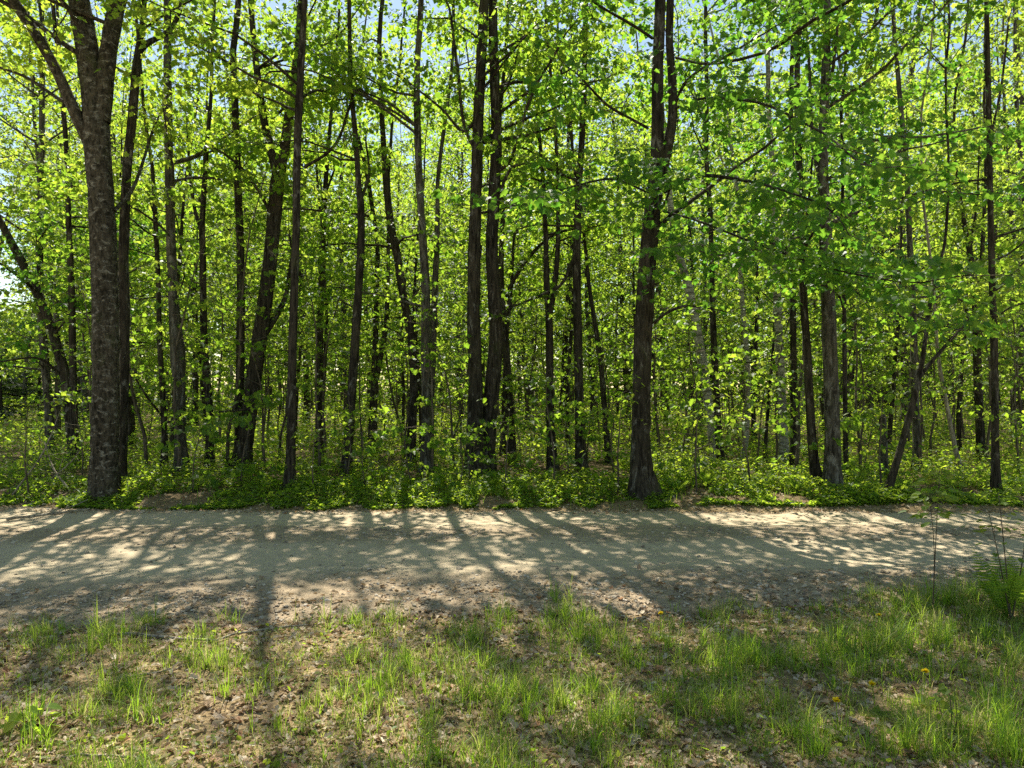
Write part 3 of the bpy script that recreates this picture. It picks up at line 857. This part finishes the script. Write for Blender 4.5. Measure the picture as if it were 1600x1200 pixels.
m = MB()
cnt = 0
for _ in range(12500):
    y = 2.2 + 3.6 * U(); x = U(-.8, .8) * y
    g = .5 * float(vnoise(x, y, .13, 51)) + .32 * float(vnoise(x, y, .4, 53)) + .18 * float(vnoise(x, y, 1.3, 52)) + .055 * np.clip(x / 2, -1, 1)
    if y > near_edge(x) + 1.6 * (g - .5): continue
    if g < .37 + .2 * U(): continue
    tuft(m, x, y, int(3 + 20 * max(0, g - .4) * U(.3, 1.8)), (.07 + .2 * max(0, g - .4)) * U(.45, 2.0), .006 + .022 * U(), 0 if U() < .55 else 1)
    cnt += 1
n = 32000     # low single shoots and moss-like growth between the tufts
y = 2.1 + 3.2 * U(0, 1, n); x = U(-.8, .8, n) * y
g = .6 * vnoise(x, y, .35, 61) + .4 * vnoise(x, y, 1.2, 62)
ok = (g > .3) & (y < near_edge(x) - .05)
x, y = x[ok], y[ok]; n = len(x)
blades(m, np.stack([x, y, gh(x, y) - .003], 1), U(.02, .085, n), U(.0008, .0018, n), U(0, 6.28, n), U(.2, 1.2, n), 0)
n = 900       # shoots along the far verge
y = far_edge(U(-8, 8, 40)).mean() + U(0, 1.6, n); x = U(-.75, .75, n) * y
ok = y > far_edge(x)
x, y = x[ok], y[ok]; n = len(x)
blades(m, np.stack([x, y, gh(x, y)], 1), U(.06, .25, n), U(.002, .005, n), U(0, 6.28, n), U(.2, 1., n), 1)
tag(m.build('grass', [GRASS, GRASS_FRESH]), 'thin patchy spring grass on the near verge', 'grass', None, 'stuff')


m = MB(); n = 9000     # tiny broad-leaved weeds among the grass
y = 2.1 + 3.2 * U(0, 1, n); x = U(-.8, .8, n) * y
ok = (.6 * vnoise(x, y, .22, 63) + .4 * vnoise(x, y, .9, 64) > .5) & (y < near_edge(x))
x, y = x[ok], y[ok]; n = len(x)
dv = rng.normal(0, 1, (n, 3)); dv[:, 2] = U(0, .7, n)
leaves(m, np.stack([x, y, gh(x, y) + U(.005, .05, n)], 1), dv, rng.normal(0, .4, (n, 3)) + [0, 0, 1.], .01 + .022 * U(0, 1, n) ** 2, OVAL, 0, 1.2)
tag(m.build('weeds', [HERB]), 'tiny round-leaved weeds among the near verge grass', 'weeds', None, 'stuff')


def gpt(px, py):
    y = CAMH * F / (py - 600.); return (px - 800) / F * y, y


def big_tuft(px, py, h, n, label, spread=.04, lean=.4, mat=None, seed_heads=0):
    x, y = gpt(px, py); mb = MB(); tuft(mb, x, y, n, h, spread, 0, lean)
    o = mb.build('grass_tuft', [mat or GRASS_FRESH], None, (x, y, float(gh(x, y))))
    tag(o, label, 'grass tuft', 'tall grass tufts on the near verge')


big_tuft(55, 1130, .2, 60, 'bright tall grass tuft beside broad leaves at the lower left corner')
big_tuft(635, 1040, .17, 60, 'upright grass tuft with broad bright blades at the gravel edge, left of centre', .035)
big_tuft(780, 985, .15, 45, 'isolated fine grass tuft standing out against the shaded gravel')
big_tuft(905, 1000, .2, 80, 'dense dark green grass tuft in shade at the gravel edge')
big_tuft(690, 1190, .2, 70, 'long arching grass tuft at the bottom edge, centre', .04, .6)
big_tuft(930, 1080, .19, 60, 'sprawling grass tuft right of centre below the dark shaded tuft', .04, .7)
big_tuft(1175, 1030, .24, 80, 'tallest dense grass tuft in the middle of the right half of verge')
big_tuft(1100, 960, .14, 30, 'short grass tuft at gravel edge right of first dandelion', .03)
big_tuft(1310, 1000, .16, 70, 'wide low grass tuft near the gravel, left of the upper dandelion', .07, .5)
big_tuft(1415, 955, .2, 60, 'yellowish weed-topped grass tuft standing out on the gravel at right')
big_tuft(1555, 1100, .22, 40, 'tall blue-green grass blades by the right edge', .05, .25)
big_tuft(1280, 1180, .16, 70, 'grass tuft at bottom edge below the dandelions')
big_tuft(1590, 1190, .28, 90, 'close thick grass clump in the lower right corner', .08, .5)
big_tuft(350, 1090, .17, 55, 'thin grass tuft over pale dead leaves, left of centre', .05)
big_tuft(742, 792, .34, 45, 'pale bladed grass clump across the road by the fused central pair', .12, .5)

# ------------------------------------------------------------------ dead leaves, gravel, stones, sticks
m = MB()
n = 26000
y = 2.0 + 3.5 * U(0, 1, n); x = U(-.82, .82, n) * y
dens = .5 * vnoise(x, y, .5, 71) + .5 * vnoise(x, y, 1.5, 72)
ok = (y < near_edge(x) + .15) & (dens > .2)
x1, y1 = x[ok], y[ok]
n2 = 5000
y = far_edge(U(-5, 5, 50)).mean() - .35 + 1.3 * U(0, 1, n2); x = U(-.8, .8, n2) * y
x1 = np.concatenate([x1, x]); y1 = np.concatenate([y1, y])
n3 = 2600; y = U(10, 20, n3); x = U(-.8, .8, n3) * y
x1 = np.concatenate([x1, x]); y1 = np.concatenate([y1, y])
n4 = 2600; x = U(-4.8, 4.8, n4); y = near_edge(x) + np.abs(rng.normal(0, .42, n4))
x1 = np.concatenate([x1, x]); y1 = np.concatenate([y1, y])
n = len(x1)
pos = np.stack([x1, y1, road_z(x1, y1) + U(.004, .02, n)], 1)
dv = rng.normal(0, 1, (n, 3)); dv[:, 2] *= .22
DEAD = two_halves([(-.3, .05), (-.38, .35), (-.2, .55), (-.3, .75)], .5, .3)
leaves(m, pos, dv, rng.normal(0, .32, (n, 3)) + [0, 0, 1.], (.013 + .045 * U(0, 1, n) ** 2.2), DEAD, 0)
tag(m.build('leaf_litter', [DEADLEAF]), 'pale brown dead leaves strewn over both verges', 'dead leaves', None, 'stuff')

# stones
ph = (1 + 5 ** .5) / 2
ICO = norm(np.array([(-1, ph, 0), (1, ph, 0), (-1, -ph, 0), (1, -ph, 0), (0, -1, ph), (0, 1, ph), (0, -1, -ph), (0, 1, -ph), (ph, 0, -1), (ph, 0, 1), (-ph, 0, -1), (-ph, 0, 1)], float))
ICF = np.array([(0, 11, 5), (0, 5, 1), (0, 1, 7), (0, 7, 10), (0, 10, 11), (1, 5, 9), (5, 11, 4), (11, 10, 2), (10, 7, 6), (7, 1, 8), (3, 9, 4), (3, 4, 2), (3, 2, 6), (3, 6, 8), (3, 8, 9), (4, 9, 5), (2, 4, 11), (6, 2, 10), (8, 6, 7), (9, 8, 1)])


def stones(mb, x, y, s):
    n = len(x)
    v = ICO[None] * (1 + rng.normal(0, .16, (n, 12, 1))) * (s[:, None, None] * np.stack([U(.7, 1.4, n), U(.6, 1.1, n), U(.35, .75, n)], 1)[:, None])
    a = U(0, 6.28, n); c, sn = np.cos(a)[:, None], np.sin(a)[:, None]
    v = np.stack([v[..., 0] * c - v[..., 1] * sn, v[..., 0] * sn + v[..., 1] * c, v[..., 2]], -1)
    v += np.stack([x, y, road_z(x, y) + s * .12], 1)[:, None]
    mb.add(v, (np.arange(n)[:, None, None] * 12 + ICF[None]).reshape(-1, 3), 0, False)


m = MB()
n = 34000
u = np.concatenate([rng.normal(.12, .09, int(n * .55)), rng.normal(.63, .06, int(n * .2)), rng.normal(.97, .04, int(n * .15)), U(0, 1, n - int(n * .55) - int(n * .2) - int(n * .15))])
n = len(u)
x = U(-.85, .85, n) * 7.2 * U(.6, 1.15, n)
y = near_edge(x) + u * (far_edge(x) - near_edge(x))
cl = vnoise(x, y, .5, 81)
ok = U(0, 1, n) < cl * 1.3
x, y = x[ok], y[ok]; n = len(x)
stones(m, x, y, .003 + .017 * U(0, 1, n) ** 3.5)
tag(m.build('gravel', [STONE]), 'loose grey-tan gravel scattered across the dirt road', 'gravel', None, 'stuff')

STN = [(425, 938, .045, 'pale rounded stone sitting alone on the left gravel shoulder'), (505, 940, .035, 'flat grey stone right of the pale rounded stone'),
       (322, 975, .035, 'pale angular stone on the shoulder above the long branch'), (275, 982, .03, 'largest pale stone among leaves at left shoulder'),
       (180, 985, .04, 'broad flat tan stone by the left end of the branch'), (146, 848, .035, 'small dark stone on the left sunny track'),
       (350, 850, .04, 'dark lump of stone on the track below trunk shadow'), (245, 833, .03, 'dark stone near the far track at left'),
       (600, 960, .03, 'whitish stone at grass edge in sun patch'), (718, 893, .035, 'pale flat stone inside the large road shadow'),
       (755, 832, .035, 'reddish dark stone on the central road strip'), (795, 868, .03, 'small dark stone on smooth near track at centre'),
       (1035, 880, .03, 'dark stone alone on the smooth track right of centre'), (1368, 845, .05, 'dark flat stone in the shaded far track at right'),
       (1275, 930, .045, 'white flat stone on the right gravel beside weeds'), (470, 828, .035, 'pale upright stone on the far track left')]
for px, py, s, lb in STN:
    x, y = gpt(px, py); mb = MB(); stones(mb, np.array([x]), np.array([y]), np.array([s]))
    o = mb.build('stone', [STONE], None, (x, y, float(gh(x, y))))
    tag(o, lb, 'stone', 'larger stones on the road')


def stick(name, pts_px, r, label, lift=.012, side=()):
    pts = []
    for px, py in pts_px:
        x, y = gpt(px, py); pts.append((x, y, float(road_z(x, y)) + lift))
    pts = spline(pts, 12) + rng.normal(0, .004, (12, 3))
    mb = MB(); tube(mb, pts, np.linspace(r, r * .45, 12), 6, 0, .08)
    for f, dx, dy, l in side:
        p = pts[int(f * 11)]
        tube(mb, grow(p, (dx, dy, .12), l, 5, .12), np.linspace(r * .5, r * .2, 6), 4, 0, .05)
    o = mb.build(name, [DEADWOOD], None, tuple(pts[0])); tag(o, label, 'stick', 'dead sticks on the verges')


stick('fallen_stick', [(155, 1000), (215, 998), (270, 1000), (330, 1003), (390, 990), (480, 975)], .012, 'long crooked dead branch lying along the gravel edge at left', .015, [(.5, .5, .6, .3), (.75, .6, -.5, .2)])
stick('fallen_stick', [(200, 1066), (245, 1056), (290, 1045)], .008, 'straight pale stick in the grass below the long dead branch')
stick('fallen_stick', [(980, 1035), (1010, 1015), (1050, 1008), (1085, 1012)], .006, 'thin curved twig in the grass below the first dandelion')
stick('fallen_stick', [(60, 1190), (150, 1182), (240, 1178)], .008, 'dark stick on dead leaves at the bottom left')
stick('fallen_stick', [(545, 1130), (575, 1118), (600, 1105)], .005, 'short thin twig on leaf litter left of bottom centre')
stick('fallen_stick', [(10, 815), (70, 808), (140, 800)], .02, 'grey branch lying at the far road edge below the massive maple', .03, [(.4, .4, .6, .6), (.7, -.5, .7, .5)])


# a tangle of bare leaning branches left of the massive maple
for i, (a, b, lb) in enumerate([((20, 790), (95, 640), 'bare grey branch leaning right among shrubs at far left'), ((110, 785), (70, 690), 'bare thin branch tilting left by the massive maple'),
                                ((60, 788), (128, 700), 'pale dead branch propped against shrubs near the massive maple')]):
    p0 = P(a[0], a[1], 9.6 + .15 * i); p0[2] = float(gh(p0[0], p0[1])); p1 = P(b[0], b[1], 9.9 + .15 * i)
    pts = spline([p0, (p0 + p1) / 2 + rng.normal(0, .06, 3), p1], 10)
    mb = MB(); tube(mb, pts, np.linspace(.014, .005, 10), 5, 0, .06)
    for _ in range(5):
        tube(mb, grow(pts[int(U(3, 9))], p1 - p0 + rng.normal(0, .7, 3), U(.3, .6), 4, .15), np.linspace(.005, .002, 5), 3, 0)
    tag(mb.build('leaning_branch', [DEADWOOD], None, tuple(p0)), lb, 'branch', 'bare branches at the forest edge')


# ------------------------------------------------------------------ plants on the near verge
def dandelion(px, py, label, h=.16):
    y = CAMH * F / (py - 600. + h * 0)
    # the flower head is seen at (px,py): step along its ray down to the head's height
    y = (CAMH - h) * F / (py - 600.)
    x = (px - 800) / F * y
    z0 = float(gh(x, y)); base = np.array([x, y, z0])
    root = empty('dandelion', base, label, 'flower', 'yellow dandelions in the grass')
    s = MB(); sp = grow(base, (U(-.1, .1), U(-.1, .1), 1), h, 5, .04); tube(s, sp, np.full(6, .0022), 5, 0); s.build('stem', [HERB], root, base)
    c = sp[-1]; k = 70
    a = U(0, 6.28, k); el = np.abs(rng.normal(.5, .45, k))
    dv = np.stack([np.cos(a) * np.cos(el), np.sin(a) * np.cos(el), np.sin(el)], 1)
    m = MB(); leaves(m, np.repeat(c[None], k, 0), dv, rng.normal(0, .2, (k, 3)) + [0, 0, 1.], U(.014, .021, k), OVAL, 0, .7); m.build('flower_head', [PETAL], root, base)
    k = 8; a = np.linspace(0, 6.28, k, endpoint=False) + U(0, 1)
    m = MB(); leaves(m, np.repeat(base[None] + [0, 0, .01], k, 0), np.stack([np.cos(a), np.sin(a), np.full(k, .25)], 1), np.tile([0, 0, 1.], (k, 1)), U(.07, .12, k), LANCE, 0, 1.5)
    m.build('leaf_rosette', [HERB], root, base)


dandelion(1032, 958, 'dandelion standing alone at the gravel edge, farthest left')
dandelion(1370, 956, 'dandelion at the gravel edge by the weed-topped tuft')
dandelion(1443, 1048, 'dandelion in shade beside the sunlit broad-leaved seedling')
dandelion(1368, 1064, 'dandelion in sun left of the shaded one')
dandelion(1309, 1091, 'lowest dandelion of the right-hand cluster')


def seedling(name, label, px, py, tops, size, leaf, nl, tmpl=OVAL, r=.004, spread=.09, cat='sapling', group=None, up=.4, top_only=.45):
    x, y = gpt(px, py); base = np.array([x, y, float(gh(x, y))])
    root = empty(name, base, label, cat, group)
    st = MB(); lf = MB()
    for (tx, ty, dy) in tops:
        tip = P(tx, ty, y + dy)
        sp = spline([base, base * .45 + tip * .55 + rng.normal(0, .02, 3), tip], 10)
        tube(st, sp, np.linspace(r, r * .4, 10), 5, 0)
        k = nl; s = np.sqrt(U(top_only ** 2, 1, k)) * 9; a = np.clip(s.astype(int), 0, 8); fr = (s - a)[:, None]
        p = sp[a] * (1 - fr) + sp[a + 1] * fr
        az = U(0, 6.28, k); ln = spread * U(.3, 1.1, k)
        q = p + np.stack([np.cos(az) * ln, np.sin(az) * ln, ln * up * U(-.3, 1, k)], 1)
        for i in range(k): tube(st, np.array([p[i], q[i]]), [r * .3, r * .2], 3, 0)
        dv = q - p; dv[:, 2] -= .02
        leaves(lf, q, dv, rng.normal(0, .25, (k, 3)) + [0, -.15, 1.], size * U(.6, 1.15, k), tmpl, 0, 1.15)
    st.build('stem', [TWIG], root, base); lf.build('leaves', [leaf], root, base)
    return root


seedling('seedling', 'small broad-leaved seedling glowing yellow-green in sun', 1488, 1150, [(1478, 1052, 0), (1490, 1070, .02), (1462, 1085, -.02)], .042, LEAF_Y, 9, OVAL, .003, .05, 'seedling')
seedling('sapling', 'tall thin young sapling on the near verge with leafy top over the road', 1457, 962, [(1468, 735, .1), (1452, 770, -.05)], .06, HERB, 60, OVAL, .004, .13, group=None, top_only=.74)
seedling('sapling', 'thin whip-like sapling behind the fern at the right edge', 1580, 975, [(1560, 770, .1), (1604, 760, .1), (1545, 800, 0)], .05, HERB, 24, OVAL, .005, .15, top_only=.5)
seedling('weed', 'spindly weed with pale leaves in the tuft on the right gravel', 1418, 955, [(1400, 893, 0), (1422, 905, .02), (1385, 915, 0)], .03, LEAF_Y, 7, LANCE, .002, .035, 'weed')
seedling('weed', 'low broad-leaved weed at the lower left corner', 45, 1150, [(35, 1105, 0), (60, 1110, 0), (80, 1125, .02), (15, 1120, 0)], .06, HERB, 6, OVAL, .003, .05, 'weed')
seedling('weed', 'small round-leaved weed at the bottom edge left of centre', 430, 1195, [(425, 1175, 0), (438, 1180, 0)], .04, HERB, 4, OVAL, .002, .02, 'weed')


def fern(label, px, py, nf, L, lean=.9, azr=(0, 6.28), grp=None):
    x, y = gpt(px, py); base = np.array([x, y, float(gh(x, y))])
    root = empty('fern', base, label, 'fern', grp)
    for i in range(nf):
        az = azr[0] + (azr[1] - azr[0]) * (i + U(.2, .8)) / nf
        l = L * U(.7, 1.1)
        sp = grow(base, (math.cos(az) * .45 * lean, math.sin(az) * .45 * lean, 1), l, 12, .03, -.07 * lean)
        m = MB(); tube(m, sp, np.linspace(.004, .001, 13), 4, 0)
        k = 22; s = np.linspace(.14, .995, k) * 12; a = np.clip(s.astype(int), 0, 11); fr = (s - a)[:, None]
        p = sp[a] * (1 - fr) + sp[a + 1] * fr
        tg = norm(sp[a + 1] - sp[a]); sd = norm(np.cross(tg, [0, 0, 1.]) + rng.normal(0, .02, (k, 3))); nm = np.cross(sd, tg)
        ln = l * .21 * np.sin(np.pi * np.linspace(.1, 1, k) ** .75).clip(.06) * U(.85, 1.1, k)
        for sg in (-1, 1):
            leaves(m, p, sd * sg + tg * .35 - [0, 0, .15], nm, ln, two_halves([(-.09, .12), (-.085, .5), (-.035, .85)], .1, .2), 0, 1.0)
        m.build('frond', [FERN], root, base)


fern('large fern with arching fronds at the right edge of the near verge', 1572, 968, 8, .58, .85)
fern('small fern close behind the large fern at the right edge', 1612, 955, 6, .58, .9)

# low bright ferns and plants under the birches across the road
for px, Yd, lb in [(1060, 9.7, 'low fern at the foot of the big flared maple, right side'), (1105, 10.1, 'low sunlit fern below the leaning birch'), (1150, 9.8, 'low sunlit fern under the S-shaped birch'),
                   (1195, 10.2, 'low sunlit fern left of the straight birch foot'), (1245, 9.7, 'low fern just left of the twin maples'), (1345, 9.9, 'low fern just right of the thin stem by the twin maples'),
                   (1410, 9.8, 'low fern right of the slanting two-armed sapling'), (1480, 10.0, 'low fern midway to the slender end tree')]:
    py = 600 + CAMH * F / Yd
    fern(lb, px, py, 8, .3, 1.0, grp='low ferns across the road')

# ------------------------------------------------------------------ light, sky, camera
AZ = math.radians(-13.5); EL = math.radians(53)      # azimuth from +Y towards +X
sd = np.array([math.sin(AZ) * math.cos(EL), math.cos(AZ) * math.cos(EL), math.sin(EL)])
from mathutils import Vector
L = bpy.data.lights.new('sun', 'SUN'); L.energy = 5.0; L.angle = math.radians(.53); L.color = (1, .95, .86)
lo = bpy.data.objects.new('sun', L); COL.objects.link(lo)
lo.rotation_euler = Vector(-sd).to_track_quat('-Z', 'Y').to_euler(); lo.location = (0, 0, 30)

w = bpy.data.worlds.new('World'); sc.world = w; w.use_nodes = True
nt = w.node_tree; bg = nt.nodes['Background']
sky = nt.nodes.new('ShaderNodeTexSky'); sky.sky_type = 'NISHITA'; sky.sun_disc = False
sky.dust_density = .2; sky.ozone_density = 2.0; sky.sun_elevation = EL; sky.sun_rotation = AZ
air = nt.nodes.new('ShaderNodeMix'); air.data_type = 'RGBA'; air.blend_type = 'MULTIPLY'; air.inputs[0].default_value = 1.0
air.inputs[7].default_value = (1.06, .97, .8, 1)       # the camera's daylight balance
nt.links.new(sky.outputs[0], air.inputs[6]); nt.links.new(air.outputs[2], bg.inputs[0]); bg.inputs[1].default_value = .09

cam = bpy.data.cameras.new('camera'); cam.lens = 25; cam.sensor_width = 36; cam.clip_end = 600; cam.clip_start = .05
co = bpy.data.objects.new('camera', cam); COL.objects.link(co); sc.camera = co
co.location = (0, 0, CAMH); co.rotation_euler = (math.radians(90), 0, 0)

sc.view_settings.view_transform = 'Standard'; sc.view_settings.look = 'None'
sc.view_settings.exposure = 1.25; sc.view_settings.gamma = 1
sc.cycles.max_bounces = 8; sc.cycles.diffuse_bounces = 4; sc.cycles.transmission_bounces = 4; sc.cycles.glossy_bounces = 2
sc.cycles.sample_clamp_indirect = 6
sc.cycles.use_denoising = False
